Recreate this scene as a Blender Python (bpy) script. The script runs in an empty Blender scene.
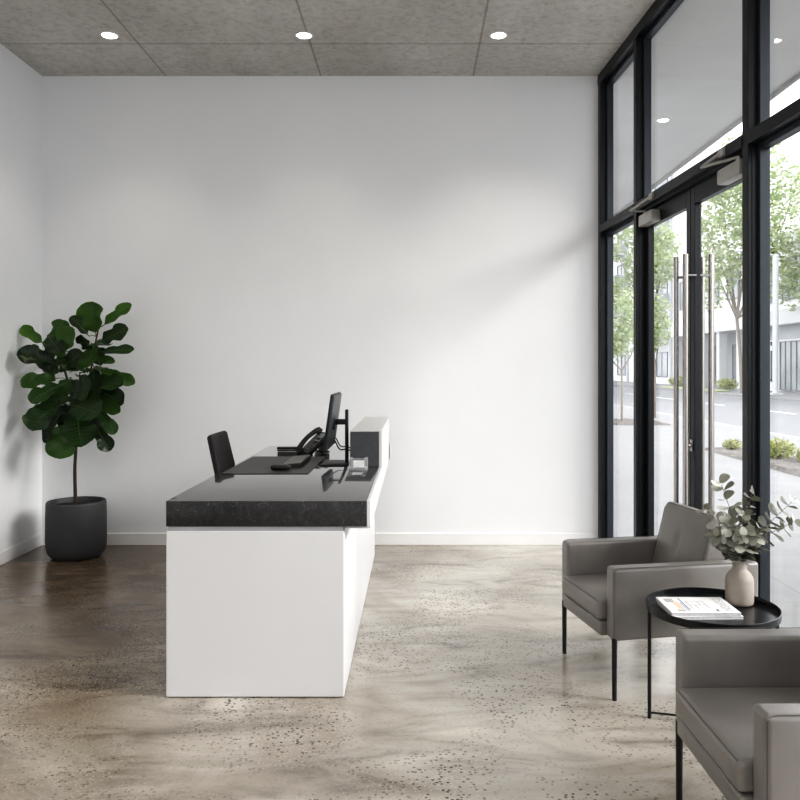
import bpy, bmesh, math, random
from mathutils import Vector, Matrix
C = bpy.context.scene.collection
PI = math.pi
R = math.radians
H = 1.4

def P(px, py, d):
    """pixel + depth -> world point (used only to take measurements off the photo)"""
    return Vector(((px - 415) / 800 * d, d, H - (py - 368) / 800 * d))

# ------------------------------------------------------------------ materials
def mat(name):
    m = bpy.data.materials.new(name); m.use_nodes = True
    nt = m.node_tree
    return m, nt, nt.nodes['Principled BSDF']

def N(nt, t, **kw):
    n = nt.nodes.new(t)
    for k, v in kw.items():
        if k in n.inputs: n.inputs[k].default_value = v
        else: setattr(n, k, v)
    return n

def L(nt, a, b): nt.links.new(a, b)

def ramp(nt, fac, stops):
    r = nt.nodes.new('ShaderNodeValToRGB')
    e = r.color_ramp.elements
    while len(e) > 1: e.remove(e[-1])
    e[0].position = stops[0][0]; e[0].color = tuple(stops[0][1]) + (1,)
    for p, c in stops[1:]:
        x = e.new(p); x.color = tuple(c) + (1,)
    L(nt, fac, r.inputs[0])
    return r.outputs[0]

def mixc(nt, fac, a, b, mode='MIX'):
    m = nt.nodes.new('ShaderNodeMix'); m.data_type = 'RGBA'; m.blend_type = mode
    for i, v in ((0, fac), (6, a), (7, b)):
        if hasattr(v, 'is_linked'): L(nt, v, m.inputs[i])
        else: m.inputs[i].default_value = v if i == 0 else tuple(v) + (1,)
    return m.outputs[2]

def simple(name, col, rough=.5, metal=0, var=.06, scale=12, bump=0, bscale=200, **kw):
    m, nt, b = mat(name)
    tc = N(nt, 'ShaderNodeTexCoord')
    n = N(nt, 'ShaderNodeTexNoise', Scale=scale, Detail=4.0)
    L(nt, tc.outputs['Object'], n.inputs['Vector'])
    lo = [c * (1 - var) for c in col]; hi = [min(1, c * (1 + var)) for c in col]
    L(nt, ramp(nt, n.outputs[0], [(.3, lo), (.7, hi)]), b.inputs['Base Color'])
    b.inputs['Roughness'].default_value = rough; b.inputs['Metallic'].default_value = metal
    for k, v in kw.items(): b.inputs[k.replace('_', ' ')].default_value = v
    if bump:
        n2 = N(nt, 'ShaderNodeTexNoise', Scale=bscale, Detail=3.0)
        L(nt, tc.outputs['Object'], n2.inputs['Vector'])
        bp = N(nt, 'ShaderNodeBump', Strength=bump, Distance=.002)
        L(nt, n2.outputs[0], bp.inputs['Height']); L(nt, bp.outputs[0], b.inputs['Normal'])
    return m

M = {}
M['wall'] = simple('wall paint', (.79, .80, .815), .75, var=.01, scale=3, bump=.05, bscale=60)
M['white_trim'] = simple('white trim paint', (.80, .80, .80), .45, var=.01)
M['desk_white'] = simple('white satin laminate', (.56, .562, .572), .42, var=.008, scale=3)
M['desk_edge'] = simple('pale grey edge', (.35, .35, .36), .5)
M['ledge_top'] = simple('ledge top', (.48, .48, .48), .3, var=.02)
M['ledge_grey'] = simple('ledge grey', (.068, .071, .077), .45, var=.1, scale=30)
M['frame'] = simple('charcoal aluminium', (.008, .010, .0125), .36, metal=.0, var=.02, Specular_IOR_Level=.4)
M['bead'] = simple('charcoal bead', (.035, .042, .050), .4, metal=.3, var=.03)
M['steel'] = simple('brushed steel', (.42, .40, .38), .25, metal=1.0, var=.05, scale=60)
M['closer'] = simple('silver grey enamel', (.40, .39, .37), .4, metal=.3, var=.03)
M['leather'] = simple('grey leather', (.178, .167, .156), .33, var=.12, scale=5, bump=.25, bscale=330, Specular_IOR_Level=.65)
M['stitch'] = simple('seam thread', (.085, .078, .07), .5)
M['black_metal'] = simple('black powder coat', (.006, .006, .007), .42, var=.1)
M['tray'] = simple('black tray enamel', (.008, .009, .011), .22, var=.1)
M['black_plastic'] = simple('black plastic', (.009, .009, .009), .45, var=.1)
M['soft_black'] = simple('matte black plastic', (.016, .016, .016), .6, var=.1)
M['key'] = simple('dark key caps', (.17, .17, .165), .5, var=.1)
M['pad'] = simple('desk pad vinyl', (.020, .019, .0175), .45, var=.08, bump=.2, bscale=500)
M['screen'] = simple('screen glass', (.010, .011, .013), .12, var=.05)
M['monitor_back'] = simple('monitor back', (.030, .034, .039), .4, var=.05)
M['mesh_fabric'] = simple('charcoal chair fabric', (.016, .0145, .0155), .7, var=.15, bump=.5, bscale=700)
M['pot'] = simple('charcoal planter', (.060, .060, .064), .62, var=.08, scale=8, bump=.12, bscale=150)
M['soil'] = simple('potting soil', (.022, .016, .012), .95, var=.5, scale=70, bump=1, bscale=90)
M['bark'] = simple('bark', (.055, .035, .024), .8, var=.35, scale=50, bump=.6, bscale=80)
M['euc_stem'] = simple('eucalyptus stem', (.16, .12, .08), .6, var=.2)
M['vase'] = simple('beige stoneware', (.30, .265, .232), .6, var=.05, scale=25, bump=.15, bscale=300)
M['paper'] = simple('paper', (.80, .80, .80), .4, var=.02, scale=60)
M['pages'] = simple('page edges', (.62, .62, .64), .6, var=.15, scale=90)
M['ink'] = simple('dark ink', (.10, .10, .11), .5)
M['ink_grey'] = simple('grey ink', (.45, .46, .5), .5)
M['ink_blue'] = simple('blue ink', (.12, .2, .38), .5)
M['ink_orange'] = simple('orange ink', (.75, .38, .2), .5)
M['mulch'] = simple('mulch', (.14, .13, .12), .95, var=.5, scale=14, bump=1, bscale=30)
M['road'] = simple('asphalt', (.205, .21, .22), .85, var=.06, scale=3)
M['kerb'] = simple('kerb concrete', (.36, .36, .35), .8, var=.05)
M['bwhite'] = simple('render white', (.78, .79, .80), .8, var=.03, scale=.3)
M['bgrey'] = simple('render grey', (.42, .44, .46), .8, var=.05, scale=.3)
M['bdark'] = simple('dark window glass', (.24, .27, .29), .2, var=.3, scale=.6)
M['bframe'] = simple('window frames', (.16, .17, .18), .5)
M['bpale'] = simple('pale stone', (.60, .61, .62), .8, var=.04, scale=.4)
M['pole'] = simple('galvanised pole', (.55, .57, .58), .5, metal=.2)
M['tbark'] = simple('street tree bark', (.24, .21, .18), .9, var=.2, scale=4)
M['grass'] = simple('verge grass', (.33, .38, .20), .9, var=.3, scale=3)

def leafmat(name, c1, c2, c3, rough, trans=.15, scale=6, spec=.5):
    m, nt, b = mat(name)
    g = N(nt, 'ShaderNodeNewGeometry')
    col = ramp(nt, g.outputs['Random Per Island'], [(0, c1), (.5, c2), (1, c3)])
    tc = N(nt, 'ShaderNodeTexCoord')
    n = N(nt, 'ShaderNodeTexNoise', Scale=scale, Detail=3.0); L(nt, tc.outputs['Object'], n.inputs['Vector'])
    v = ramp(nt, n.outputs[0], [(.3, (.75, .75, .75)), (.7, (1.2, 1.2, 1.2))])
    L(nt, mixc(nt, 1.0, col, v, 'MULTIPLY'), b.inputs['Base Color'])
    b.inputs['Roughness'].default_value = rough
    b.inputs['Specular IOR Level'].default_value = spec
    t = N(nt, 'ShaderNodeBsdfTranslucent'); L(nt, col, t.inputs['Color'])
    mx = N(nt, 'ShaderNodeMixShader'); mx.inputs[0].default_value = trans
    L(nt, b.outputs[0], mx.inputs[1]); L(nt, t.outputs[0], mx.inputs[2])
    L(nt, mx.outputs[0], nt.nodes['Material Output'].inputs['Surface'])
    return m
M['fig'] = leafmat('fig leaf', (.009, .024, .005), (.018, .050, .009), (.050, .125, .016), .36, .10, spec=.4)
M['fig_light'] = leafmat('young fig leaf', (.05, .12, .015), (.08, .18, .02), (.11, .22, .03), .36, .2, spec=.4)
M['vein'] = simple('leaf vein', (.07, .13, .035), .5)
M['euc'] = leafmat('eucalyptus leaf', (.13, .13, .095), (.28, .285, .24), (.54, .54, .49), .6, .12)
M['tree'] = leafmat('street tree leaves', (.32, .40, .22), (.42, .50, .29), (.56, .60, .42), .6, .4, 1)
M['tree_dark'] = leafmat('darker tree leaves', (.26, .33, .18), (.36, .43, .25), (.5, .55, .36), .6, .35, 1)
M['shrub'] = leafmat('shrub leaves', (.24, .30, .12), (.38, .42, .18), (.55, .52, .25), .7, .3, 3)

# concrete ceiling with form joints
def concrete(name, jx, jy):
    m, nt, b = mat(name)
    tc = N(nt, 'ShaderNodeTexCoord')
    n1 = N(nt, 'ShaderNodeTexNoise', Scale=1.3, Detail=8.0, Roughness=.65)
    n2 = N(nt, 'ShaderNodeTexNoise', Scale=22.0, Detail=6.0, Roughness=.7)
    mp = N(nt, 'ShaderNodeMapping'); mp.inputs['Scale'].default_value = (1, .35, 1)
    L(nt, tc.outputs['Object'], mp.inputs[0]); L(nt, mp.outputs[0], n1.inputs['Vector'])
    L(nt, tc.outputs['Object'], n2.inputs['Vector'])
    c1 = ramp(nt, n1.outputs[0], [(.28, (.43, .416, .388)), (.5, (.53, .516, .488)), (.72, (.63, .616, .588))])
    c2 = ramp(nt, n2.outputs[0], [(.25, (.72, .71, .68)), (.5, (1, 1, 1)), (.75, (1.12, 1.12, 1.12))])
    col = mixc(nt, 1.0, c1, c2, 'MULTIPLY')
    vo = N(nt, 'ShaderNodeTexVoronoi', Scale=9.0); L(nt, tc.outputs['Object'], vo.inputs['Vector'])
    pit = ramp(nt, vo.outputs['Distance'], [(.03, (.45, .43, .4)), (.075, (1, 1, 1))])
    col = mixc(nt, 1.0, col, pit, 'MULTIPLY')
    sx = N(nt, 'ShaderNodeSeparateXYZ'); L(nt, tc.outputs['Object'], sx.inputs[0])
    last = col
    for out, vals in (('X', jx), ('Y', jy)):
        for v in vals:
            a = N(nt, 'ShaderNodeMath', operation='SUBTRACT'); L(nt, sx.outputs[out], a.inputs[0]); a.inputs[1].default_value = v
            q = N(nt, 'ShaderNodeMath', operation='ABSOLUTE'); L(nt, a.outputs[0], q.inputs[0])
            j = ramp(nt, q.outputs[0], [(0, (.60, .58, .55)), (.004, (.66, .64, .61)), (.010, (1, 1, 1))])
            last = mixc(nt, 1.0, last, j, 'MULTIPLY')
    L(nt, last, b.inputs['Base Color'])
    b.inputs['Roughness'].default_value = .8
    bp = N(nt, 'ShaderNodeBump', Strength=.25, Distance=.01); L(nt, n2.outputs[0], bp.inputs['Height'])
    L(nt, bp.outputs[0], b.inputs['Normal'])
    return m
M['ceiling'] = concrete('cast concrete ceiling', [-1.97, -.745, .46], [5.70, 3.3, .9])
M['soffit'] = simple('canopy soffit', (.60, .60, .59), .8, var=.05, scale=1.5)

# polished concrete floor
def floor_mat():
    m, nt, b = mat('polished concrete')
    tc = N(nt, 'ShaderNodeTexCoord')
    O = tc.outputs['Object']
    nA = N(nt, 'ShaderNodeTexNoise', Scale=.9, Detail=5.0, Roughness=.55, Distortion=.8); L(nt, O, nA.inputs['Vector'])
    nB = N(nt, 'ShaderNodeTexNoise', Scale=3.2, Detail=6.0, Roughness=.6, Distortion=1.2)
    mp = N(nt, 'ShaderNodeMapping'); mp.inputs['Scale'].default_value = (.55, 1.5, 1); mp.inputs['Rotation'].default_value = (0, 0, R(-12))
    L(nt, O, mp.inputs[0]); L(nt, mp.outputs[0], nB.inputs['Vector'])
    cA = ramp(nt, nA.outputs[0], [(.3, (.262, .230, .192)), (.5, (.370, .343, .302)), (.7, (.48, .455, .412))])
    cB = ramp(nt, nB.outputs[0], [(.30, (.50, .48, .46)), (.43, (.86, .85, .84)), (.52, (1.0, 1.0, 1.0)), (.70, (1.18, 1.18, 1.18))])
    col = mixc(nt, 1.0, cA, cB, 'MULTIPLY')
    # tint drifting darker and browner toward the left of the room
    sx = N(nt, 'ShaderNodeSeparateXYZ'); L(nt, O, sx.inputs[0])
    ad = N(nt, 'ShaderNodeMath', operation='MULTIPLY_ADD'); L(nt, nA.outputs[0], ad.inputs[0]); ad.inputs[1].default_value = 2.2
    L(nt, sx.outputs['X'], ad.inputs[2])
    mr = N(nt, 'ShaderNodeMapRange'); L(nt, ad.outputs[0], mr.inputs[0])
    mr.inputs[1].default_value = -1.0; mr.inputs[2].default_value = 1.3
    st = ramp(nt, mr.outputs[0], [(0, (.42, .34, .265)), (1, (1.10, 1.11, 1.12))])
    col = mixc(nt, 1.0, col, st, 'MULTIPLY')
    # exposed aggregate: dark and pale chips, in drifts
    patch = N(nt, 'ShaderNodeTexNoise', Scale=1.7, Detail=3.0, Distortion=.6); L(nt, O, patch.inputs['Vector'])
    pf = ramp(nt, patch.outputs[0], [(.42, (.15, .15, .15)), (.60, (1, 1, 1))])
    v1 = N(nt, 'ShaderNodeTexVoronoi', Scale=62.0); L(nt, O, v1.inputs['Vector'])
    sel = ramp(nt, v1.outputs['Color'], [(.50, (0, 0, 0)), (.54, (1, 1, 1))])
    d1 = ramp(nt, v1.outputs['Distance'], [(.30, (1, 1, 1)), (.42, (0, 0, 0))])
    f = mixc(nt, 1.0, mixc(nt, 1.0, sel, d1, 'MULTIPLY'), pf, 'MULTIPLY')
    col = mixc(nt, f, col, (.065, .048, .036))
    v2 = N(nt, 'ShaderNodeTexVoronoi', Scale=110.0); L(nt, O, v2.inputs['Vector'])
    sel2 = ramp(nt, v2.outputs['Color'], [(.55, (0, 0, 0)), (.6, (1, 1, 1))])
    d2 = ramp(nt, v2.outputs['Distance'], [(.3, (.55, .55, .55)), (.4, (0, 0, 0))])
    f2 = mixc(nt, 1.0, mixc(nt, 1.0, sel2, d2, 'MULTIPLY'), pf, 'MULTIPLY')
    col = mixc(nt, f2, col, (.62, .57, .49))
    L(nt, col, b.inputs['Base Color'])
    rr = ramp(nt, nB.outputs[0], [(.3, (.16, .16, .16)), (.7, (.27, .27, .27))])
    L(nt, rr, b.inputs['Roughness'])
    b.inputs['Specular IOR Level'].default_value = .55
    bp = N(nt, 'ShaderNodeBump', Strength=.05, Distance=.01); L(nt, nB.outputs[0], bp.inputs['Height'])
    L(nt, bp.outputs[0], b.inputs['Normal'])
    return m
M['floor'] = floor_mat()

def quartz():
    m, nt, b = mat('dark quartz')
    tc = N(nt, 'ShaderNodeTexCoord'); O = tc.outputs['Object']
    n = N(nt, 'ShaderNodeTexNoise', Scale=14.0, Detail=8.0, Roughness=.65, Distortion=1.5); L(nt, O, n.inputs['Vector'])
    base = ramp(nt, n.outputs[0], [(.3, (.022, .022, .023)), (.6, (.038, .038, .039)), (.8, (.06, .06, .06))])
    v = N(nt, 'ShaderNodeTexVoronoi', Scale=85.0); L(nt, O, v.inputs['Vector'])
    s = ramp(nt, v.outputs['Color'], [(.62, (0, 0, 0)), (.66, (1, 1, 1))])
    d = ramp(nt, v.outputs['Distance'], [(.10, (.55, .55, .55)), (.30, (0, 0, 0))])
    col = mixc(nt, mixc(nt, 1.0, s, d, 'MULTIPLY'), base, (.55, .55, .53))
    n3 = N(nt, 'ShaderNodeTexNoise', Scale=9.0, Detail=3.0, Distortion=3.0); L(nt, O, n3.inputs['Vector'])
    vein = ramp(nt, n3.outputs[0], [(.495, (0, 0, 0)), (.50, (.3, .3, .3)), (.505, (0, 0, 0))])
    col = mixc(nt, vein, col, (.3, .3, .3))
    L(nt, col, b.inputs['Base Color'])
    b.inputs['Roughness'].default_value = .20
    b.inputs['Specular IOR Level'].default_value = .15; b.inputs['Coat Weight'].default_value = 1.0; b.inputs['Coat Roughness'].default_value = .05; b.inputs['Coat IOR'].default_value = 2.05
    # polished top, honed edges
    gg = N(nt, 'ShaderNodeTexCoord'); sz = N(nt, 'ShaderNodeSeparateXYZ'); L(nt, gg.outputs['Normal'], sz.inputs[0])
    L(nt, ramp(nt, sz.outputs['Z'], [(.4, (.12, .12, .12)), (.8, (1, 1, 1))]), b.inputs['Coat Weight'])
    L(nt, ramp(nt, sz.outputs['Z'], [(.4, (.45, .45, .45)), (.8, (.2, .2, .2))]), b.inputs['Roughness'])
    return m
M['quartz'] = quartz()

def paving():
    m, nt, b = mat('pavement slabs')
    tc = N(nt, 'ShaderNodeTexCoord')
    br = N(nt, 'ShaderNodeTexBrick', Scale=1.0)
    br.inputs['Color1'].default_value = (.235, .238, .242, 1); br.inputs['Color2'].default_value = (.25, .253, .257, 1)
    br.inputs['Mortar'].default_value = (.19, .19, .19, 1); br.inputs['Mortar Size'].default_value = .006
    br.inputs['Brick Width'].default_value = 1.2; br.inputs['Row Height'].default_value = 1.2; br.offset = 0
    L(nt, tc.outputs['Object'], br.inputs['Vector'])
    n = N(nt, 'ShaderNodeTexNoise', Scale=2.5, Detail=6.0); L(nt, tc.outputs['Object'], n.inputs['Vector'])
    v = ramp(nt, n.outputs[0], [(.3, (.88, .88, .88)), (.7, (1.06, 1.06, 1.06))])
    L(nt, mixc(nt, 1.0, br.outputs[0], v, 'MULTIPLY'), b.inputs['Base Color'])
    b.inputs['Roughness'].default_value = .7
    return m
M['paving'] = paving()

def glass():
    m, nt, b = mat('clear glazing')
    t = N(nt, 'ShaderNodeBsdfTransparent'); t.inputs[0].default_value = (.95, .95, .952, 1)
    g = N(nt, 'ShaderNodeBsdfGlossy', Roughness=0.0)
    lw = N(nt, 'ShaderNodeLayerWeight', Blend=.5)
    pw = N(nt, 'ShaderNodeMath', operation='POWER'); L(nt, lw.outputs['Facing'], pw.inputs[0]); pw.inputs[1].default_value = 4.5
    fr = N(nt, 'ShaderNodeMath', operation='MULTIPLY_ADD'); L(nt, pw.outputs[0], fr.inputs[0]); fr.inputs[1].default_value = .6; fr.inputs[2].default_value = .03
    mx = N(nt, 'ShaderNodeMixShader')
    L(nt, fr.outputs[0], mx.inputs[0]); L(nt, t.outputs[0], mx.inputs[1]); L(nt, g.outputs[0], mx.inputs[2])
    L(nt, mx.outputs[0], nt.nodes['Material Output'].inputs['Surface'])
    return m
M['glass'] = glass()
mm, nt, b = mat('clear acrylic'); b.inputs['Base Color'].default_value = (.8, .82, .84, 1); b.inputs['Roughness'].default_value = .08
_t = N(nt, 'ShaderNodeBsdfTransparent'); _lw = N(nt, 'ShaderNodeLayerWeight', Blend=.5)
_ma = N(nt, 'ShaderNodeMath', operation='MULTIPLY_ADD'); L(nt, _lw.outputs['Facing'], _ma.inputs[0]); _ma.inputs[1].default_value = .5; _ma.inputs[2].default_value = .10
_mx = N(nt, 'ShaderNodeMixShader'); L(nt, _ma.outputs[0], _mx.inputs[0]); L(nt, _t.outputs[0], _mx.inputs[1]); L(nt, b.outputs[0], _mx.inputs[2]); L(nt, _mx.outputs[0], nt.nodes['Material Output'].inputs['Surface'])
M['acrylic'] = mm
def emis(name, col, s):
    m, nt, b = mat(name); b.inputs['Emission Color'].default_value = col + (1,); b.inputs['Emission Strength'].default_value = s
    return m
M['lamp'] = emis('lamp lens', (1, .93, .82), 12)
M['lcd'] = simple('phone display', (.30, .33, .35), .3)

# ------------------------------------------------------------------ mesh helpers
def NB(): return bmesh.new()

def box(bm, x0, x1, y0, y1, z0, z1, bev=0, seg=2, mtx=None):
    vs = [bm.verts.new((x, y, z)) for z in (z0, z1) for y in (y0, y1) for x in (x0, x1)]
    F = [(0, 2, 3, 1), (4, 5, 7, 6), (0, 1, 5, 4), (2, 6, 7, 3), (0, 4, 6, 2), (1, 3, 7, 5)]
    fs = [bm.faces.new([vs[i] for i in f]) for f in F]
    allv = vs
    if bev:
        es = list({e for f in fs for e in f.edges})
        r = bmesh.ops.bevel(bm, geom=es, offset=bev, segments=seg, affect='EDGES', profile=.5)
        allv = list({v for f in r['faces'] for v in f.verts} | {v for v in vs if v.is_valid})
    if mtx is not None:
        for v in allv: v.co = mtx @ v.co
    return allv

def rbox(bm, c, h, r, n=4, seg=3, fn=None, mtx=None):
    """rounded cushion: centre c, half sizes h, radius r; fn reshapes a vertex"""
    def axis(hh):
        a = [-hh + r * k / seg for k in range(seg)]
        mid = [(-hh + r) + (2 * hh - 2 * r) * k / n for k in range(n + 1)]
        return a + mid + [-x for x in reversed(a)]
    ax = [axis(x) for x in h]
    cache = {}
    def vert(p):
        k = tuple(round(x, 6) for x in p)
        if k not in cache:
            q = Vector([max(-(h[i] - r), min(h[i] - r, p[i])) for i in range(3)])
            d = Vector(p) - q
            # cube-corner region to sphere
            s = q + d.normalized() * r if d.length > 1e-9 else Vector(p)
            if fn: s = fn(s)
            s = s + Vector(c)
            if mtx is not None: s = mtx @ s
            cache[k] = bm.verts.new(s)
        return cache[k]
    for i in range(3):
        j, k = (i + 1) % 3, (i + 2) % 3
        for sgn in (-1, 1):
            for a in range(len(ax[j]) - 1):
                for b_ in range(len(ax[k]) - 1):
                    ps = []
                    for (u, w) in ((a, b_), (a + 1, b_), (a + 1, b_ + 1), (a, b_ + 1)):
                        p = [0, 0, 0]; p[i] = sgn * h[i]; p[j] = ax[j][u]; p[k] = ax[k][w]
                        ps.append(vert(p))
                    if sgn < 0: ps.reverse()
                    if len(set(ps)) == 4:
                        try: bm.faces.new(ps)
                        except ValueError: pass

def tube(bm, pts, rad, n=10, cap=True):
    pts = [Vector(p) for p in pts]
    rads = rad if isinstance(rad, (list, tuple)) else [rad] * len(pts)
    rings = []; up = None
    for i, p in enumerate(pts):
        t = (pts[min(i + 1, len(pts) - 1)] - pts[max(i - 1, 0)]).normalized()
        if up is None:
            up = t.orthogonal().normalized()
        a = (up - t * up.dot(t)).normalized(); up = a
        b_ = t.cross(a)
        rings.append([bm.verts.new(p + (a * math.cos(2 * PI * k / n) + b_ * math.sin(2 * PI * k / n)) * rads[i]) for k in range(n)])
    for i in range(len(rings) - 1):
        for k in range(n):
            bm.faces.new((rings[i][k], rings[i][(k + 1) % n], rings[i + 1][(k + 1) % n], rings[i + 1][k]))
    if cap:
        bm.faces.new(list(reversed(rings[0]))); bm.faces.new(rings[-1])

def lathe(bm, prof, c=(0, 0), n=48, closed=False):
    rings = []
    for r, z in prof:
        if r < 1e-6: rings.append([bm.verts.new((c[0], c[1], z))])
        else: rings.append([bm.verts.new((c[0] + r * math.cos(2 * PI * k / n), c[1] + r * math.sin(2 * PI * k / n), z)) for k in range(n)])
    for i in range(len(rings) - 1):
        a, b_ = rings[i], rings[i + 1]
        for k in range(n):
            k2 = (k + 1) % n
            if len(a) == 1 and len(b_) == 1: break
            if len(a) == 1: bm.faces.new((a[0], b_[k2], b_[k]))
            elif len(b_) == 1: bm.faces.new((a[k], a[k2], b_[0]))
            else: bm.faces.new((a[k], a[k2], b_[k2], b_[k]))

def curve_pts(ctrl, n=12):
    """Catmull-Rom through control points"""
    c = [Vector(p) for p in ctrl]; c = [c[0] * 2 - c[1]] + c + [c[-1] * 2 - c[-2]]
    out = []
    for i in range(1, len(c) - 2):
        for k in range(n):
            t = k / n
            out.append(.5 * ((2 * c[i]) + (c[i + 1] - c[i - 1]) * t + (2 * c[i - 1] - 5 * c[i] + 4 * c[i + 1] - c[i + 2]) * t * t + (-c[i - 1] + 3 * c[i] - 3 * c[i + 1] + c[i + 2]) * t ** 3))
    out.append(c[-2]); return out

def obj(name, bm, m, parent=None, smooth=None, mats=None):
    bmesh.ops.recalc_face_normals(bm, faces=bm.faces)
    me = bpy.data.meshes.new(name); bm.to_mesh(me); bm.free()
    me.materials.append(M[m] if isinstance(m, str) else m)
    for x in (mats or []): me.materials.append(M[x])
    if smooth is not None:
        me.polygons.foreach_set('use_smooth', [True] * len(me.polygons))
        if smooth < 180: me.set_sharp_from_angle(angle=R(smooth))
    o = bpy.data.objects.new(name, me); C.objects.link(o)
    if parent: o.parent = parent
    return o

def tag(o, label, cat, group=None, kind=None):
    if label: o['label'] = label
    if cat: o['category'] = cat
    if group: o['group'] = group
    if kind: o['kind'] = kind
    return o

def thing(name, label, cat, loc=(0, 0, 0), rz=0, group=None):
    o = bpy.data.objects.new(name, None); C.objects.link(o); o.empty_display_size = .1
    o.location = loc; o.rotation_euler = (0, 0, rz)
    return tag(o, label, cat, group)

def copy_tree(o, parent=None):
    kids = list(o.children)
    c = o.copy(); C.objects.link(c); c.parent = parent
    for ch in kids: copy_tree(ch, c)
    return c

def struct(name, bm, m, label=None, cat=None, parent=None, smooth=None):
    o = obj(name, bm, m, parent, smooth)
    if not parent: tag(o, label, cat, None, 'structure')
    return o

# ------------------------------------------------------------------ room shell
YB = 6.328; XL = -2.95; ZC = 3.71; YF = -2.6; XR0 = 1.4476
wx = lambda y: 1.764 - .05 * y

bm = NB(); box(bm, XL - .2, wx(YF) + .14, YF - .2, YB + .2, -.2, 0)
# cut the floor along the slanted glass wall
for v in bm.verts:
    if v.co.x > 0: v.co.x = wx(v.co.y) + .10
struct('floor', bm, 'floor', 'mottled polished concrete floor with exposed speckled aggregate', 'floor')
bm = NB(); box(bm, XL - .2, 2, YF - .2, YB + .2, ZC, ZC + .3)
for v in bm.verts:
    if v.co.x > 0: v.co.x = wx(v.co.y) + .11
struct('ceiling', bm, 'ceiling', 'raw grey cast concrete ceiling with formwork joints', 'ceiling')
bm = NB(); box(bm, XL, XR0 + .10, YB, YB + .2, 0, ZC)
struct('wall_back', bm, 'wall', 'plain white painted wall behind the reception desk', 'wall')
bm = NB(); box(bm, XL - .2, XL, YF - .2, YB + .2, 0, ZC)
struct('wall_left', bm, 'wall', 'plain white painted wall on the left beside the fig plant', 'wall')
bm = NB(); box(bm, XL, wx(YF) + .1, YF - .2, YF, 0, ZC)
struct('wall_front', bm, 'wall', 'white wall on the side of the room behind the viewer', 'wall')
bm = NB(); box(bm, XL + .012, XR0, YB - .012, YB, 0, .095, .003, 1)
struct('baseboard_back', bm, 'white_trim', 'white baseboard along the back wall', 'baseboard')
bm = NB(); box(bm, XL, XL + .012, YF, YB, 0, .095, .003, 1)
struct('baseboard_left', bm, 'white_trim', 'white baseboard along the left wall', 'baseboard')

# ------------------------------------------------------------------ glazed wall (local x = along wall from back corner, y = outward)
ANG = math.atan2(-1, .05)
def wroot(name, label, cat, kind='structure'):
    o = thing(name, label, cat, (XR0, YB, 0), ANG); o['kind'] = kind; return o
def wmesh(name, bm, m, label, cat, smooth=None):
    o = obj(name, bm, m, None, smooth); o.location = (XR0, YB, 0); o.rotation_euler = (0, 0, ANG)
    return tag(o, label, cat, None, 'structure')
SEND = 8.93
TR0, TR1 = 2.46, 2.52
mull = [(0, .07), (.868, .928), (2.486, 2.546), (4.15, 4.21), (5.80, 5.86), (7.45, 7.51), (8.86, 8.93)]
wh = ['beside the back wall', 'left of the double door', 'right of the double door', 'right of the near side window', 'further along the glass wall', 'well behind the viewer', 'in the front corner']
tn = 1
for (a, b_), w in zip(mull, wh):
    bm = NB()
    box(bm, a, b_, 0, .10, 0, ZC, .003, 1)
    if a > 0:   # slim groove strips on the visible flank
        box(bm, b_ - .001, b_ + .004, .02, .045, 0.001, TR0, 0)
    wmesh('trim_%d' % tn, bm, 'frame', 'charcoal aluminium mullion ' + w, 'mullion'); tn += 1
bm = NB()
for i in range(len(mull) - 1):
    box(bm, mull[i][1] - .0, mull[i + 1][0] + .0, -.004, .10, TR0, TR1, .002, 1)
wmesh('trim_%d' % tn, bm, 'frame', 'charcoal transom bar running over the double door', 'transom'); tn += 1
bm = NB(); box(bm, 0, SEND, -.004, .102, ZC - .075, ZC + .001, .003, 1)
wmesh('trim_%d' % tn, bm, 'frame', 'charcoal head frame under the concrete ceiling', 'frame'); tn += 1

wn = 1
def window(s0, s1, z0, z1, label):
    global wn
    r = wroot('window_%d' % wn, label, 'window'); wn += 1
    bm = NB(); w = .028
    for (a, b_, c, d) in ((s0, s0 + w, z0, z1), (s1 - w, s1, z0, z1), (s0 + w, s1 - w, z0, z0 + w), (s0 + w, s1 - w, z1 - w, z1)):
        box(bm, a, b_, .045, .095, c, d, .002, 1)
    obj('window_frame', bm, 'bead', r)
    bm = NB(); box(bm, s0 + .02, s1 - .02, .066, .074, z0 + .02, z1 - .02)
    obj('pane', bm, 'glass', r)
    return r
spots = ['narrow window beside the back wall', None, 'window right of the double door', 'window along the glass wall near the viewer', 'window along the glass wall behind the viewer', 'last window of the glass wall behind the viewer']
for i in range(len(mull) - 1):
    a, b_ = mull[i][1], mull[i + 1][0]
    if i == 1:
        window(a, b_, TR1, ZC - .075, 'tall clear upper window above the double door')
    else:
        window(a, b_, TR1, ZC - .075, 'upper ' + spots[i])
        window(a, b_, .0, TR0, 'lower full height ' + spots[i])

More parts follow.
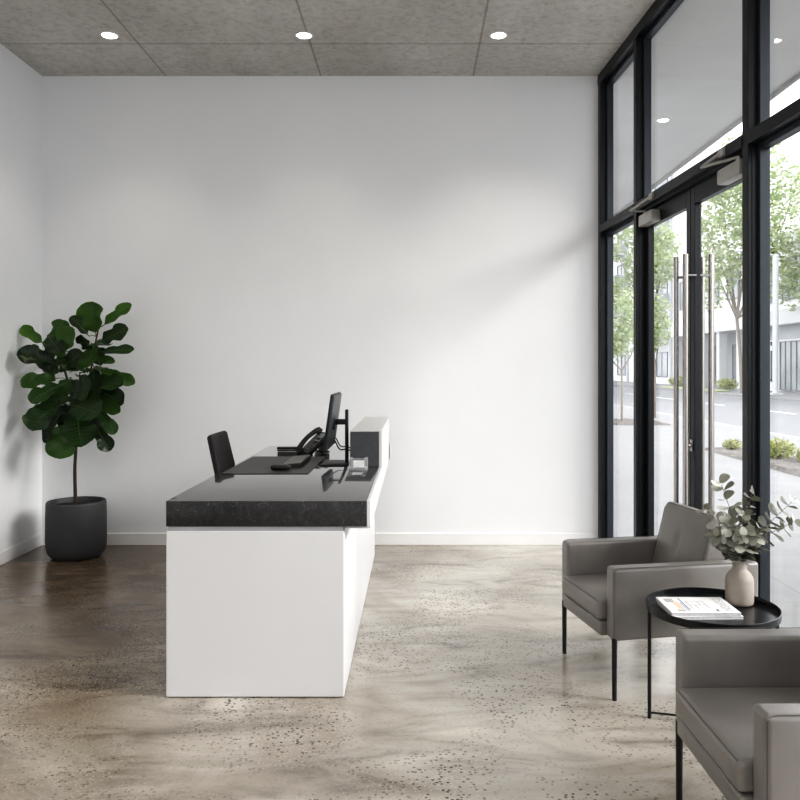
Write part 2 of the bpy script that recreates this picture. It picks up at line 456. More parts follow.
def door(name, s0, s1, hinge_left, label):
    r = wroot(name, label, 'door')
    z0, z1 = .012, 2.44
    bm = NB(); w = .06; wh_ = .058
    box(bm, s0, s0 + w, .06, .10, z0, z1, .002, 1); box(bm, s1 - w, s1, .06, .10, z0, z1, .002, 1)
    box(bm, s0 + w, s1 - w, .06, .10, z1 - .10, z1, .002, 1); box(bm, s0 + w, s1 - w, .06, .10, z0, z0 + .12, .002, 1)
    obj('door_frame', bm, 'frame', r)
    bm = NB(); box(bm, s0 + w - .01, s1 - w + .01, .076, .084, z0 + .11, z1 - .09)
    obj('pane', bm, 'glass', r)
    sb = (s1 - .062) if hinge_left else (s0 + .052)
    sb = 1.640 if hinge_left else 1.766
    for side, o_ in (('inner', 0.002), ('outer', .158)):
        bm = NB(); tube(bm, [(sb, o_ + (0 if hinge_left or o_ > .1 else .006), .38), (sb, o_ + (0 if hinge_left or o_ > .1 else .006), 2.05)], .0145 if hinge_left else .0165, 16)
        h = obj('pull_handle', bm, 'steel', r, 40); tag(h, side + ' brushed steel pull bar', None)
        for z in (.50, 1.93):
            bm = NB(); s_att = (sb + (.02 if hinge_left else -.0))
            tube(bm, [(sb, o_, z), (s_att, .07 if side == 'inner' else .09, z)], .008, 12)
            obj('standoff', bm, 'steel', h, 40)
    # door closer
    cx0 = s0 + .0 if hinge_left else s1 - .27
    cx1 = cx0 + .25
    zc = 2.385
    if hinge_left: cx0 += .05; cx1 = cx0 + .25
    bm = NB(); box(bm, cx0, cx1, -.005, .058, zc - .045, zc + .03, .006, 2)
    c = obj('door_closer', bm, 'closer', r, 40); tag(c, 'silver grey surface door closer', None)
    bm = NB(); px_ = (cx0 + .06 if hinge_left else cx1 - .06)
    elbow = (px_ + (.07 if hinge_left else -.30))
    def bar(a, b2, w=.010):
        tube(bm, [a, b2], w, 8)
    bar((px_, .02, zc + .03), (px_, .02, zc + .055), .012)
    bar((px_, .02, zc + .05), (elbow - (.08 if hinge_left else -.08), -.075, zc + .055), .008)
    bar((elbow - (.08 if hinge_left else -.08), -.075, zc + .055), (px_ + (.21 if hinge_left else -.12), -.012, zc + .105), .008)
    box(bm, px_ + (.21 if hinge_left else -.12) - .03, px_ + (.21 if hinge_left else -.12) + .03, -.02, .0, zc + .085, zc + .125, .003, 1)
    obj('closer_arm', bm, 'closer', c, 40)
    if not hinge_left:
        bm = NB(); sc = s0 + .02
        tube(bm, [(sc, .062, .955), (sc, .03, .955)], .013, 16)
        box(bm, sc - .018, sc + .018, .052, .061, .92, .99, .004, 2)
        obj('lock', bm, 'steel', r, 40)
    return r
door('door_1', .933, 1.704, True, 'far glass leaf of the charcoal framed double door')
door('door_2', 1.710, 2.481, False, 'near glass leaf of the charcoal framed double door, with a lock')
bm = NB(); box(bm, .93, 2.484, .03, .10, TR0 - .018, TR0, 0)
box(bm, .93, 2.484, .0, .12, 0.0005, .010, .002, 1)
wmesh('trim_%d' % tn, bm, 'frame', 'dark header strip and threshold of the double door', 'door frame'); tn += 1

# ------------------------------------------------------------------ downlights
def downlight(x, y, z, label, group, power, out=False):
    t = thing('downlight', label, 'light', (x, y, z), 0, group)
    bm = NB(); lathe(bm, [(.048, -.001), (.062, -.001), (.062, -.004), (.050, -.006), (.048, -.001)], n=40)
    obj('trim_ring', bm, 'white_trim', t, 40)
    bm = NB(); lathe(bm, [(0, -.003), (.049, -.003), (.049, -.001), (0, -.001)], n=40)
    obj('lens', bm, 'lamp', t)
    ld = bpy.data.lights.new('downlight_beam', 'SPOT'); ld.energy = power; ld.color = (1, .90, .76)
    ld.spot_size = R(105); ld.spot_blend = .9; ld.shadow_soft_size = .05
    lo = bpy.data.objects.new('downlight_beam', ld); C.objects.link(lo); lo.parent = t; lo.location = (0, 0, -.02)
    return t
for x, w in ((-2.12, 'nearest the left wall, above the fig plant'), (-.77, 'in the middle, above the desk'), (.58, 'nearest the glass wall')):
    downlight(x, 5.55, ZC, 'round lit ceiling downlight ' + w, 'recessed downlights in the concrete ceiling', 16)
for x in (-2.12, -.77, .58):
    for y in (2.4, -.6):
        t = downlight(x, y, ZC, 'round recessed ceiling downlight out of the picture', 'downlights nearer the viewer', 16)

# ------------------------------------------------------------------ outside
bm = NB(); box(bm, 1.56, 3.0, YF, 14, ZC, ZC + .30)
for v in bm.verts:
    if v.co.x < 2: v.co.x = wx(v.co.y) + .115
struct('canopy', bm, 'soffit', 'concrete canopy over the pavement outside the glass wall', 'canopy')
bm = NB(); box(bm, 3.0, 3.03, YF, 14, ZC - .035, ZC + .32)
struct('canopy_fascia', bm, 'kerb', 'pale fascia strip along the canopy edge', 'fascia')
for i, y in enumerate((7.45, 2.2)):
    downlight(2.31, y, ZC, ['round soffit light outside, seen above the far door leaf', 'round soffit light outside, nearest the viewer and out of the picture'][i], 'soffit lights under the canopy', 6)

bm = NB(); box(bm, 1.3, 7.6, -12, 140, -.2, -.004)
for v in bm.verts:
    if v.co.x < 2: v.co.x = (wx(v.co.y) + .101) if v.co.y < 0 else -6
# pavement polygon follows the slanted glass wall, opens out past the building
bm.free(); bm = NB()
poly = [(wx(-12) + .101, -12), (7.6, -12), (7.6, 140), (-6, 140), (-6, YB + .22), (wx(YB + .22) + .101, YB + .22)]
top = [bm.verts.new((x, y, -.004)) for x, y in poly]; bot = [bm.verts.new((x, y, -.2)) for x, y in poly]
bm.faces.new(top); bm.faces.new(list(reversed(bot)))
for i in range(6): bm.faces.new((top[i], bot[i], bot[(i + 1) % 6], top[(i + 1) % 6]))
struct('pavement', bm, 'paving', 'pale sunlit concrete pavement outside the glass wall', 'pavement')
bm = NB(); box(bm, 7.6, 7.78, -12, 140, -.2, .0, .01, 1)
struct('kerb', bm, 'kerb', 'near kerb between pavement and road', 'kerb')
bm = NB(); box(bm, 7.78, 17.0, -12, 140, -.22, -.10)
struct('road', bm, 'road', 'pale grey street outside', 'road')
bm = NB()
y = 2
while y < 120:
    box(bm, 12.3, 12.42, y, y + 3.0, -.0995, -.095); y += 6
struct('road_marking', bm, 'bwhite', 'white dashed line along the middle of the street', 'road marking')
bm = NB(); box(bm, 17.0, 24, -12, 140, -.2, .0, .01, 1)
struct('far_pavement', bm, 'paving', 'pale pavement on the far side of the street', 'pavement')
bm = NB(); box(bm, -60, 160, -40, 240, -.4, -.25)
struct('ground', bm, 'kerb', 'open ground beyond the street', 'ground')

def quad_cloud(name, centre_list, n, size, m, parent, seed, flat=.5):
    rnd = random.Random(seed); V = []; F = []
    tot = sum(c[3] * c[4] * c[5] for c in centre_list)
    for c in centre_list:
        k = int(n * c[3] * c[4] * c[5] / tot)
        for _ in range(k):
            d = Vector((rnd.gauss(0, 1), rnd.gauss(0, 1), rnd.gauss(0, 1))).normalized() * (rnd.random() ** .45)
            p = Vector((c[0] + d.x * c[3], c[1] + d.y * c[4], c[2] + d.z * c[5]))
            a = Vector((rnd.gauss(0, 1), rnd.gauss(0, 1), rnd.gauss(0, flat))).normalized()
            b_ = a.cross(Vector((rnd.gauss(0, 1), rnd.gauss(0, 1), rnd.gauss(0, 1)))).normalized()
            s = size * rnd.uniform(.6, 1.3); i = len(V)
            V += [p - a * s, p + b_ * s * .5, p + a * s, p - b_ * s * .5]; F.append((i, i + 1, i + 2, i + 3))
    me = bpy.data.meshes.new(name); me.from_pydata(V, [], F); me.materials.append(M[m])
    o = bpy.data.objects.new(name, me); C.objects.link(o); o.parent = parent
    return o

def street_tree(x, y, h, trunk_r, crown, n, size, m, label, seed, lean=0):
    t = thing('street_tree', label, 'tree', (x, y, 0), 0, 'trees along the street')
    rnd = random.Random(seed)
    bm = NB()
    ch = min(c[2] - c[5] * .3 for c in crown)
    fork = (lean * .5, 0, ch * .75)
    tube(bm, curve_pts([(0, 0, -.02), (lean * .2, 0, ch * .4), fork], 4), [trunk_r * (1 - .3 * i / 8) for i in range(9)], 8)
    for c in crown:
        mid = (c[0] * .5 + rnd.uniform(-.2, .2), c[1] * .5, (fork[2] + c[2]) / 2)
        pts = curve_pts([fork, mid, (c[0], c[1], c[2] + c[5] * .5)], 4)
        tube(bm, pts, [trunk_r * .6 * (1 - .85 * i / (len(pts) - 1)) for i in range(len(pts))], 6)
    obj('trunk', bm, 'tbark', t, 60)
    quad_cloud('foliage', crown, n, size, m, t, seed)
    return t
street_tree(18.2, 44.5, 15, .12, [(0, 0, 9, 2.3, 2.3, 3.0), (-1.7, 0, 6.5, 1.3, 1.5, 2.0), (1.6, -.6, 8.0, 1.8, 1.8, 3.0), (.5, 0, 12.5, 2.0, 2.0, 2.3), (3.0, -.5, 11.3, 1.6, 1.5, 1.8), (-1.0, .5, 11.2, 1.5, 1.5, 1.8), (2.7, -.5, 6.0, 1.2, 1.4, 1.5), (-2.2, 0, 9.0, 1.0, 1.0, 1.2)],
            6500, .17, 'tree', 'tall pale green tree across the street, seen through the near door leaf', 3, -.6)
street_tree(18.2, 62, 11, .15, [(0, 0, 9.5, 2.2, 2.2, 2.4), (-1.4, 0, 12.3, 1.4, 1.4, 1.4), (-2.0, 0, 7.3, 1.4, 1.4, 1.4), (1.3, 0, 11.5, 1.3, 1.3, 1.3), (-2.9, 0, 10.5, .9, .9, 1.0)],
            3200, .19, 'tree', 'leafy tree across the street, seen through the far door leaf', 5)
street_tree(18.6, 33.5, 11, .15, [(0, 0, 8.5, 2.4, 2.4, 2.4), (1.4, 0, 10.3, 1.4, 1.4, 1.4)],
            2500, .17, 'tree', 'tree across the street just beyond the right edge of the picture', 8)
street_tree(5.3, 20.5, 4.5, .035, [(0, 0, 2.4, .55, .55, .75), (.12, 0, 3.1, .35, .35, .4), (-.2, 0, 1.9, .35, .35, .4), (.35, .1, 2.5, .35, .35, .45)],
            1500, .06, 'tree', 'slim young tree on the near pavement, seen through the narrow side window', 9)
street_tree(6.75, 22.5, 4.5, .035, [(0, 0, 2.5, .5, .5, .6), (.1, 0, 3.1, .35, .35, .4), (-.25, 0, 2.0, .35, .35, .4)],
            1500, .06, 'tree_dark', 'young tree on the near pavement, seen through the far door leaf', 12)

def bed(x0, x1, y0, y1, label, seed):
    bm = NB(); rnd = random.Random(seed); n = 14; mN = 30
    g = [[bm.verts.new((x0 + (x1 - x0) * i / n, y0 + (y1 - y0) * j / mN,
          -.002 if i in (0, n) or j in (0, mN) else .02 + rnd.uniform(0, .035))) for j in range(mN + 1)] for i in range(n + 1)]
    for i in range(n):
        for j in range(mN): bm.faces.new((g[i][j], g[i + 1][j], g[i + 1][j + 1], g[i][j + 1]))
    o = obj('planting_bed', bm, 'mulch'); return tag(o, label, 'planting bed', 'planting beds in the near pavement')
bed(4.95, 6.0, 6.0, 14.0, 'brown mulch planting bed with shrubs in the near pavement', 1)
bed(4.9, 6.3, 19.6, 21.5, 'brown mulch bed around the slim young tree', 2)
def shrub(x, y, s, label, seed):
    t = thing('shrub', label, 'shrub', (x, y, .02), 0, 'low shrubs outside')
    rnd = random.Random(seed); bm = NB()
    for k in range(9):
        a = rnd.uniform(0, 2 * PI); q = Vector((math.cos(a) * s * .6, math.sin(a) * s * .6, s * rnd.uniform(.5, .9)))
        tube(bm, [(0, 0, -.01), q * .5 + Vector((0, 0, s * .1)), q], [.008, .006, .003], 5)
    obj('stems', bm, 'bark', t)
    quad_cloud('foliage', [(0, 0, s * .42, s * .75, s * .75, s * .42)], 650, s * .10, 'shrub', t, seed)
shrub(5.55, 12.2, .36, 'yellow green shrub in the near bed, right of the mullion', 1)
shrub(5.75, 11.6, .30, 'smaller yellow green shrub in the near bed by the right picture edge', 2)
shrub(5.35, 13.5, .22, 'small green shrub at the far end of the near bed', 3)
shrub(19.3, 49.5, .9, 'round green bush across the street below the tall tree', 4)
shrub(19.3, 58.6, 1.0, 'yellow flowering bush across the street seen behind the door pulls', 5)
shrub(19.2, 55.0, .6, 'low green bush across the street beside the columns', 6)
bm = NB(); box(bm, 17.5, 18.3, 46.5, 57, .0005, .10, .04, 1)
tag(obj('grass_verge', bm, 'grass'), 'strip of rough green verge along the far pavement', 'grass', None, 'stuff')

def street_lamp(x, y):
    t = thing('street_lamp', 'thick pale grey street pole across the street, right of the mullion', 'street lamp', (x, y, 0))
    bm = NB(); tube(bm, [(0, 0, 0), (0, 0, 7.3)], .15, 16); obj('pole', bm, 'pole', t, 40)
    bm = NB(); box(bm, -.28, .28, -.28, .28, 0, .12, .02, 1); obj('base', bm, 'pole', t)
    bm = NB(); tube(bm, [(0, 0, 7.2), (-.8, 0, 7.5), (-1.6, 0, 7.5)], .05, 8); box(bm, -2.1, -1.5, -.12, .12, 7.42, 7.54, .03, 1); obj('lamp_head', bm, 'pole', t)
    bm = NB(); box(bm, -.40, -.15, -.03, .03, 2.3, 2.55, .01, 1); obj('sign', bm, 'bwhite', t)
street_lamp(18.7, 41.5)

# far side buildings: facades at x = FX facing the street
FX = 22.0
def bwin(parent, y0, y1, z0, z1, x=FX, nv=1, nh=0):
    bm = NB(); w = .07
    for (a, b_, c, d) in ((y0, y0 + w, z0, z1), (y1 - w, y1, z0, z1), (y0, y1, z0, z0 + w), (y0, y1, z1 - w, z1)):
        box(bm, x - .10, x - .02, a, b_, c, d)
    for k in range(1, nv + 1):
        yy = y0 + (y1 - y0) * k / (nv + 1); box(bm, x - .09, x - .02, yy - .03, yy + .03, z0, z1)
    for k in range(1, nh + 1):
        zz = z0 + (z1 - z0) * k / (nh + 1); box(bm, x - .09, x - .02, y0, y1, zz - .03, zz + .03)
    f = obj('window', bm, 'bframe', parent)
    bm = NB(); box(bm, x - .05, x + .01, y0 + .02, y1 - .02, z0 + .02, z1 - .02); obj('pane', bm, 'bdark', f)

b1 = thing('building', 'white two storey shop building across the street with dark glazed shopfront', 'building', (0, 0, 0), 0, 'buildings across the street')
bm = NB(); box(bm, FX, FX + 12, 34, 53, 0, 8.9); obj('wall', bm, 'bwhite', b1)
bm = NB(); box(bm, FX - .5, FX + .02, 34, 53, 8.6, 9.3, .03, 1); obj('parapet', bm, 'bwhite', b1)
bm = NB(); box(bm, FX - .9, FX + .02, 34, 53, 3.9, 4.8, .03, 1); obj('awning', bm, 'bpale', b1)
bm = NB(); box(bm, FX - .04, FX + .02, 34, 53, 3.1, 3.9); obj('fascia_board', bm, 'bgrey', b1)
for y0, y1 in ((35, 37.6), (38.5, 41), (42, 44.6), (45.3, 48.1)):
    bwin(b1, y0, y1, .05, 3.0, nv=3)
bwin(b1, 49.2, 51.6, .6, 3.0, nv=2)
for y0 in (35.2, 39.8, 44.4, 49.0):
    bwin(b1, y0, y0 + 3.4, 5.4, 7.9, nv=3)
b2 = thing('building', 'low pale building across the street with columns and deep overhang', 'building', (0, 0, 0), 0, 'buildings across the street')
bm = NB(); box(bm, FX + 2.2, FX + 12, 53.2, 67.8, 0, 10); obj('wall', bm, 'bgrey', b2)
bm = NB(); box(bm, FX - .3, FX + 2.21, 53.2, 67.8, 4.0, 5.1, .03, 1); obj('overhang', bm, 'bwhite', b2)
bm = NB(); box(bm, FX + .3, FX + 2.21, 53.3, 67.7, 5.1, 10.2, .03, 1); obj('upper_storey', bm, 'bwhite', b2)
for y0 in (54.0, 57.6, 61.2, 64.8, 67.2):
    bm = NB(); box(bm, FX - .1, FX + .5, y0, y0 + .55, 0, 4.0, .02, 1); obj('column', bm, 'bpale', b2)
for y0 in (55, 58.6, 62.2, 65.2):
    bwin(b2, y0, y0 + 2.0, 6.2, 8.6, x=FX + .3, nv=1)
for y0 in (55, 58.6, 62.2):
    bwin(b2, y0, y0 + 2.2, .1, 3.2, x=FX + 2.2, nv=2)
b3 = thing('building', 'tall white apartment block down the street with grey balconies', 'building', (0, 0, 0), 0, 'buildings across the street')
bm = NB(); box(bm, FX, FX + 14, 68, 126, 0, 19.5); obj('wall', bm, 'bwhite', b3)
bm = NB(); box(bm, FX - .15, FX + 14.1, 68, 126, 19.5, 20.1, .03, 1); obj('parapet', bm, 'bpale', b3)
for f in range(6):
    z = .6 + f * 3.2
    for k in range(8):
        y0 = 69.5 + k * 7
        bwin(b3, y0, y0 + 3.2, z, z + 2.2, nv=1)
        if k % 2 == 0 and f:
            bm = NB(); box(bm, FX - 1.2, FX + .01, y0 - .3, y0 + 3.5, z - .25, z - .05, .02, 1)
            s = obj('balcony', bm, 'bpale', b3)
            bm = NB(); box(bm, FX - 1.2, FX - 1.16, y0 - .3, y0 + 3.5, z - .05, z + .85)
            for q in (0, 3.76): box(bm, FX - 1.2, FX, y0 - .3 + q, y0 - .26 + q, z - .05, z + .85)
            obj('railing', bm, 'bgrey', s)
for k in range(9):
    bm = NB(); box(bm, FX - .14, FX + .01, 68.3 + k * 7, 68.8 + k * 7, 0, 19.5, .02, 1); obj('pier', bm, 'bgrey', b3)

b4 = thing('building', 'low plain white building across the street beyond the right edge of the picture', 'building', (0, 0, 0), 0, 'buildings across the street')
bm = NB(); box(bm, FX, FX + 12, -10, 33.8, 0, 4.2); obj('wall', bm, 'bwhite', b4)
bm = NB(); box(bm, FX - .3, FX + .02, -10, 33.8, 4.1, 4.5, .03, 1); obj('parapet', bm, 'bpale', b4)
for k in range(9):
    for z in (.8,):
        bwin(b4, -8.5 + k * 4.6, -5.7 + k * 4.6, z, z + 2.2, nv=1)

# ------------------------------------------------------------------ reception desk
desk = thing('reception_desk', 'white reception desk with thick dark speckled stone counter', 'desk', (0, 0, 0))
DX0, DX1, DY0, DY1 = -1.056, -.301, 3.394, 5.98
CT0, CT1 = .728, .836
bm = NB(); box(bm, DX0, DX1, DY0, DY0 + .04, .004, CT0 - .022, .0025, 1); obj('end_panel', bm, 'desk_white', desk)
bm = NB(); box(bm, DX0, DX1 - .04, DY1 - .04, DY1, .004, CT0 - .022, .0025, 1); obj('end_panel', bm, 'desk_white', desk)
bm = NB(); box(bm, DX1 - .04, DX1, DY0 + .041, DY1, .004, CT0 - .0, .0025, 1); obj('front_panel', bm, 'desk_white', desk)
bm = NB(); box(bm, DX0 + .012, DX1 - .02, DY0 + .012, DY0 + .032, 0, .0035); box(bm, DX1 - .032, DX1 - .012, DY0 + .03, DY1 - .012, 0, .0035)
box(bm, DX0 + .012, DX1 - .02, DY1 - .032, DY1 - .012, 0, .0035)
obj('plinth', bm, 'bead', desk)
bm = NB(); box(bm, DX0 + .006, DX1 - .006, DY0 + .008, DY0 + .034, CT0 - .022, CT0); obj('shadow_gap', bm, 'desk_edge', desk)
bm = NB(); box(bm, DX0, -.206, DY0 - .003, 5.80, CT0, CT1, .0025, 2); ct = obj('counter', bm, 'quartz', desk, 40)
tag(ct, 'dark stone counter with pale flecks', None)
bm = NB(); box(bm, -.205, -.190, DY0 + .004, DY1, CT0 - .0, CT1, .001, 1)
box(bm, DX1 + .002, -.190, DY0 + .02, DY1, CT0 - .012, CT0 - .001)
obj('counter_cladding', bm, 'desk_white', desk)
bm = NB(); box(bm, -.37, -.206, 4.56, 5.86, CT1, 1.035, .002, 1); obj('transaction_ledge', bm, 'ledge_grey', desk)
bm = NB(); box(bm, -.205, -.190, 4.56, 5.86, CT1, 1.043)
obj('ledge_cladding', bm, 'desk_white', desk)
bm = NB(); box(bm, -.37, -.2055, 4.555, 5.865, 1.0355, 1.043, .002, 1); obj('ledge_top', bm, 'ledge_top', desk)
bm = NB(); box(bm, DX1, -.19, 5.80, DY1, CT0 + .001, CT1 - .001); box(bm, DX0, DX1, 5.801, DY1, CT0, CT1 - .02, .002, 1); obj('rear_upstand', bm, 'desk_white', desk)

Z = CT1 + .0005
bm = NB(); box(bm, -1.03, -.567, 4.245, 5.07, Z, Z + .0035, .0015, 1)
tag(obj('desk_pad', bm, 'pad'), 'black rectangular desk pad on the dark counter', 'desk pad')
ZP = Z + .004
# keyboard
kb = thing('keyboard', 'black keyboard lying on the desk pad', 'keyboard', (-.703, 4.715, ZP), R(0))
bm = NB(); box(bm, -.062, .062, -.215, .215, 0, .010, .004, 2)
for v in bm.verts: v.co.z += (v.co.x + .062) * .10 + .002 if v.co.z > .004 else 0
obj('case', bm, 'black_plastic', kb, 40)
bm = NB()
for r_ in range(5):
    x = .048 - r_ * .0205
    if r_ == 4:
        ks = [(-.20, -.165), (-.16, -.125), (-.12, .04), (.045, .08), (.085, .12), (.125, .20)]
    else:
        ks = [(-.20 + k * .0268, -.20 + k * .0268 + .0235) for k in range(15)]
    for a, b_ in ks: box(bm, x - .009, x + .009, -b_, -a, .012 + (x + .05) * .10, .0165 + (x + .062) * .10, .001, 1)
obj('keys', bm, 'key', kb)
# mouse
ms = thing('computer_mouse', 'black computer mouse at the near end of the keyboard', 'mouse', (-.737, 4.40, ZP), R(0))
def mfn(p):
    return Vector((p.x, p.y * (1 - .12 * abs(p.x) / .055), max(p.z, -.014) * (1 - .35 * max(0, p.x) / .055)))
bm = NB(); rbox(bm, (0, 0, .0145), (.055, .031, .0145), .0143, 4, 4, mfn); obj('mouse_shell', bm, 'black_plastic', ms, 180)
bm = NB(); tube(bm, [(.028, -.004, .0245), (.028, .004, .0245)], .007, 12); obj('scroll_wheel', bm, 'key', ms)
# slim black object
sp = thing('stapler', 'slim flat black stapler on the counter left of the telephone', 'stapler', (-.86, 5.44, Z), R(4))
bm = NB(); box(bm, -.075, .075, -.018, .018, 0, .008, .003, 2); obj('base', bm, 'black_plastic', sp, 40)
bm = NB(); box(bm, -.078, .066, -.016, .016, .011, .027, .006, 3); tube(bm, [(.055, -.017, .014), (.055, .017, .014)], .010, 12); obj('top_arm', bm, 'black_plastic', sp, 40)

# telephone
ph = thing('desk_telephone', 'black office telephone with handset and number keys behind the monitor', 'telephone', (-.670, 5.34, Z), R(-62))
bm = NB()
tl = Matrix.Translation((0, .0, .058)) @ Matrix.Rotation(R(42), 4, 'X')
box(bm, -.085, .085, -.10, .10, -.014, .014, .006, 3, tl)
obj('body', bm, 'black_plastic', ph, 40)
bm = NB(); box(bm, -.06, .06, .02, .085, 0, .012, .003, 1); box(bm, -.05, .05, .045, .06, .008, .085, .003, 1); obj('foot_stand', bm, 'black_plastic', ph)
bm = NB()
for i in range(3):
    for j in range(4):
        box(bm, -.012 + i * .024, .006 + i * .024, -.085 + j * .019, -.073 + j * .019, .013, .0175, .0015, 1, tl)
for j in range(5): box(bm, .064, .078, -.085 + j * .017, -.075 + j * .017, .013, .0165, .001, 1, tl)
obj('keys', bm, 'key', ph)
bm = NB(); box(bm, -.012, .075, .045, .085, .0135, .0165, .002, 1, tl); obj('display', bm, 'lcd', ph)
bm = NB(); box(bm, -.012, .075, .016, .026, .0135, .0155, .001, 1, tl); obj('label_strip', bm, 'closer', ph)
bm = NB(); box(bm, .050, .078, .03, .04, .0135, .016, .001, 1, tl)
obj('indicator_strip', bm, 'key', ph)
bm = NB()
hp = [tl @ Vector(p) for p in curve_pts([(-.055, -.105, .026), (-.055, -.075, .040), (-.055, 0, .050), (-.055, .075, .040), (-.055, .105, .026)], 5)]
tube(bm, hp, [.015 + .004 * abs(i - 10) / 10 for i in range(len(hp))], 12)
box(bm, -.076, -.034, -.115, -.070, .012, .034, .008, 3, tl); box(bm, -.076, -.034, .070, .115, .012, .034, .008, 3, tl)
obj('handset', bm, 'soft_black', ph, 60)

# monitor
mo = thing('computer_monitor', 'black computer monitor on a stand, seen nearly edge on', 'monitor', (-.50, 4.73, Z))
ZM = 1.088 - Z
tm = Matrix.Translation((.012, 0, ZM)) @ Matrix.Rotation(R(8), 4, 'Y')
bm = NB(); box(bm, -.008, .006, -.240, .240, -.165, .165, .004, 2, tm); obj('bezel', bm, 'black_plastic', mo, 40)
bm = NB(); box(bm, -.0095, -.0075, -.232, .232, -.157, .157, 0, 1, tm); obj('screen', bm, 'screen', mo)
bm = NB(); rbox(bm, (.004, 0, 0), (.009, .234, .159), .007, 3, 3, None, tm); obj('back_cover', bm, 'monitor_back', mo, 60)
bm = NB(); box(bm, .088, .106, -.022, .022, .006, 1.155 - Z, .004, 2); obj('stand_pole', bm, 'black_metal', mo, 40)
bm = NB(); box(bm, .018, .090, -.016, .016, ZM - .022, ZM + .010, .004, 2)
box(bm, .018, .030, -.045, .045, ZM - .05, ZM + .038, .004, 2)
obj('arm', bm, 'black_metal', mo, 40)
bm = NB(); box(bm, -.045, .116, -.13, .12, 0, .007, .003, 2); obj('stand_base', bm, 'black_metal', mo, 40)
bm = NB(); tube(bm, curve_pts([(.02, .05, ZM - .12), (.05, .06, ZM - .175), (.09, .07, ZM - .175), (.125, .10, ZM - .20), (.12, .14, .01)], 6), .004, 8)
tube(bm, curve_pts([(.022, .10, ZM - .11), (.05, .11, ZM - .16), (.09, .12, ZM - .165), (.12, .15, ZM - .19), (.11, .2, .01)], 6), .0035, 8)
tag(obj('cable', bm, 'black_plastic', mo, 60), None, None)

# acrylic holder
ah = thing('card_holder', 'small clear acrylic block holder beside the monitor stand', 'card holder', (-.312, 4.42, Z))
bm = NB()
box(bm, -.05, .05, -.035, .035, 0, .014, .003, 2)
box(bm, -.05, -.034, -.035, .035, .0145, .068, .003, 2); box(bm, .034, .05, -.035, .035, .0145, .068, .003, 2)
box(bm, -.0335, .0335, .025, .035, .0145, .062, .002, 1); box(bm, -.0335, .0335, -.035, -.025, .0145, .045, .002, 1)
obj('block', bm, 'acrylic', ah)
bm = NB(); box(bm, -.028, .028, -.008, .012, .015, .052, .001, 1); obj('cards', bm, 'paper', ah)

# ------------------------------------------------------------------ office chair
oc = thing('office_chair', 'black office chair behind the counter with slim upright back', 'chair', (-.93, 4.76, 0))
bm = NB()
tb = Matrix.Translation((-.212, 0, .79)) @ Matrix.Rotation(R(-13), 4, 'Y')
def bfn(p): return Vector((p.x - .10 * (p.y / .24) ** 2 * -.35, p.y * (1 - .10 * max(0, p.z) / .24), p.z))
rbox(bm, (0, -.02, -.005), (.020, .195, .232), .0195, 8, 4, bfn, tb); obj('backrest', bm, 'mesh_fabric', oc, 180)
bm = NB(); tube(bm, curve_pts([(-.23, 0, .70), (-.25, 0, .55), (-.20, 0, .42), (-.05, 0, .40)], 5), .018, 10); obj('back_support', bm, 'black_plastic', oc, 60)
bm = NB()
rbox(bm, (.05, 0, .45), (.23, .24, .035), .032, 6, 3, lambda p: Vector((p.x, p.y, p.z + .01 * (1 - (p.x / .23) ** 2)))); obj('seat', bm, 'mesh_fabric', oc, 180)
bm = NB(); tube(bm, [(0, 0, .10), (0, 0, .25)], .026, 16); tube(bm, [(0, 0, .25), (0, 0, .41)], .015, 16); box(bm, -.09, .09, -.07, .07, .395, .415, .005, 1); obj('gas_lift', bm, 'black_metal', oc, 40)
bm = NB()
for k in range(5):
    a = 2 * PI * k / 5 + .3
    tube(bm, [(0, 0, .11), (.27 * math.cos(a), .27 * math.sin(a), .075)], [.024, .014], 10)
obj('star_base', bm, 'black_plastic', oc, 40)
for k in range(5):
    a = 2 * PI * k / 5 + .3; c = Vector((.27 * math.cos(a), .27 * math.sin(a), .028)); tn_ = Vector((-math.sin(a), math.cos(a), 0))
    bm = NB(); tube(bm, [c - tn_ * .022, c - tn_ * .006], .028, 16); tube(bm, [c + tn_ * .006, c + tn_ * .022], .028, 16); tube(bm, [c, c + Vector((0, 0, .045))], .006, 8)
    obj('caster', bm, 'black_plastic', oc, 40)

# ------------------------------------------------------------------ potted fiddle leaf fig
PX, PY = -2.51, 5.93
pp = thing('potted_plant', 'tall fiddle leaf fig in a charcoal pot in the left corner', 'plant', (PX, PY, 0))
prof = [(r_ * .945, z_) for r_, z_ in [(0, .0), (.150, .0), (.160, .004), (.190, .018), (.212, .045), (.222, .085), (.225, .14), (.224, .30), (.221, .40), (.219, .412), (.214, .418), (.206, .418), (.200, .410), (.200, .33), (0, .33)]]
bm = NB(); lathe(bm, prof, n=72); obj('pot', bm, 'pot', pp, 50)
bm = NB(); rnd = random.Random(2)
lathe(bm, [(0, .385), (.05, .388), (.1, .382), (.15, .385), (.187, .378), (.187, .34), (0, .34)], n=40)
for v in bm.verts:
    if v.co.z > .35 and v.co.xy.length < .18: v.co.z += rnd.uniform(-.006, .006)
obj('soil', bm, 'soil', pp, 60)
def PL(px, y, dd=0):   # pixel at the plant's depth -> plant local
    p = P(px, y, PY + dd); return p - Vector((PX, PY, 0))
def PZ(zx, zy, dd=0): return PL(zx / 2.67, 280 + zy / 2.67, dd)
stems = [([PL(75.5, 502), PL(74.8, 470), PL(76, 440), PL(74, 410), PL(66, 375), PL(58, 348), PL(56, 335)], .0135),
         ([PL(75.5, 430), PL(82, 405), PL(90, 375, -.05), PL(95, 345, -.02), PL(100, 322)], .010),
         ([PL(75, 420), PL(78, 395, -.1), PL(80, 372, -.14)], .008)]
bm = NB()
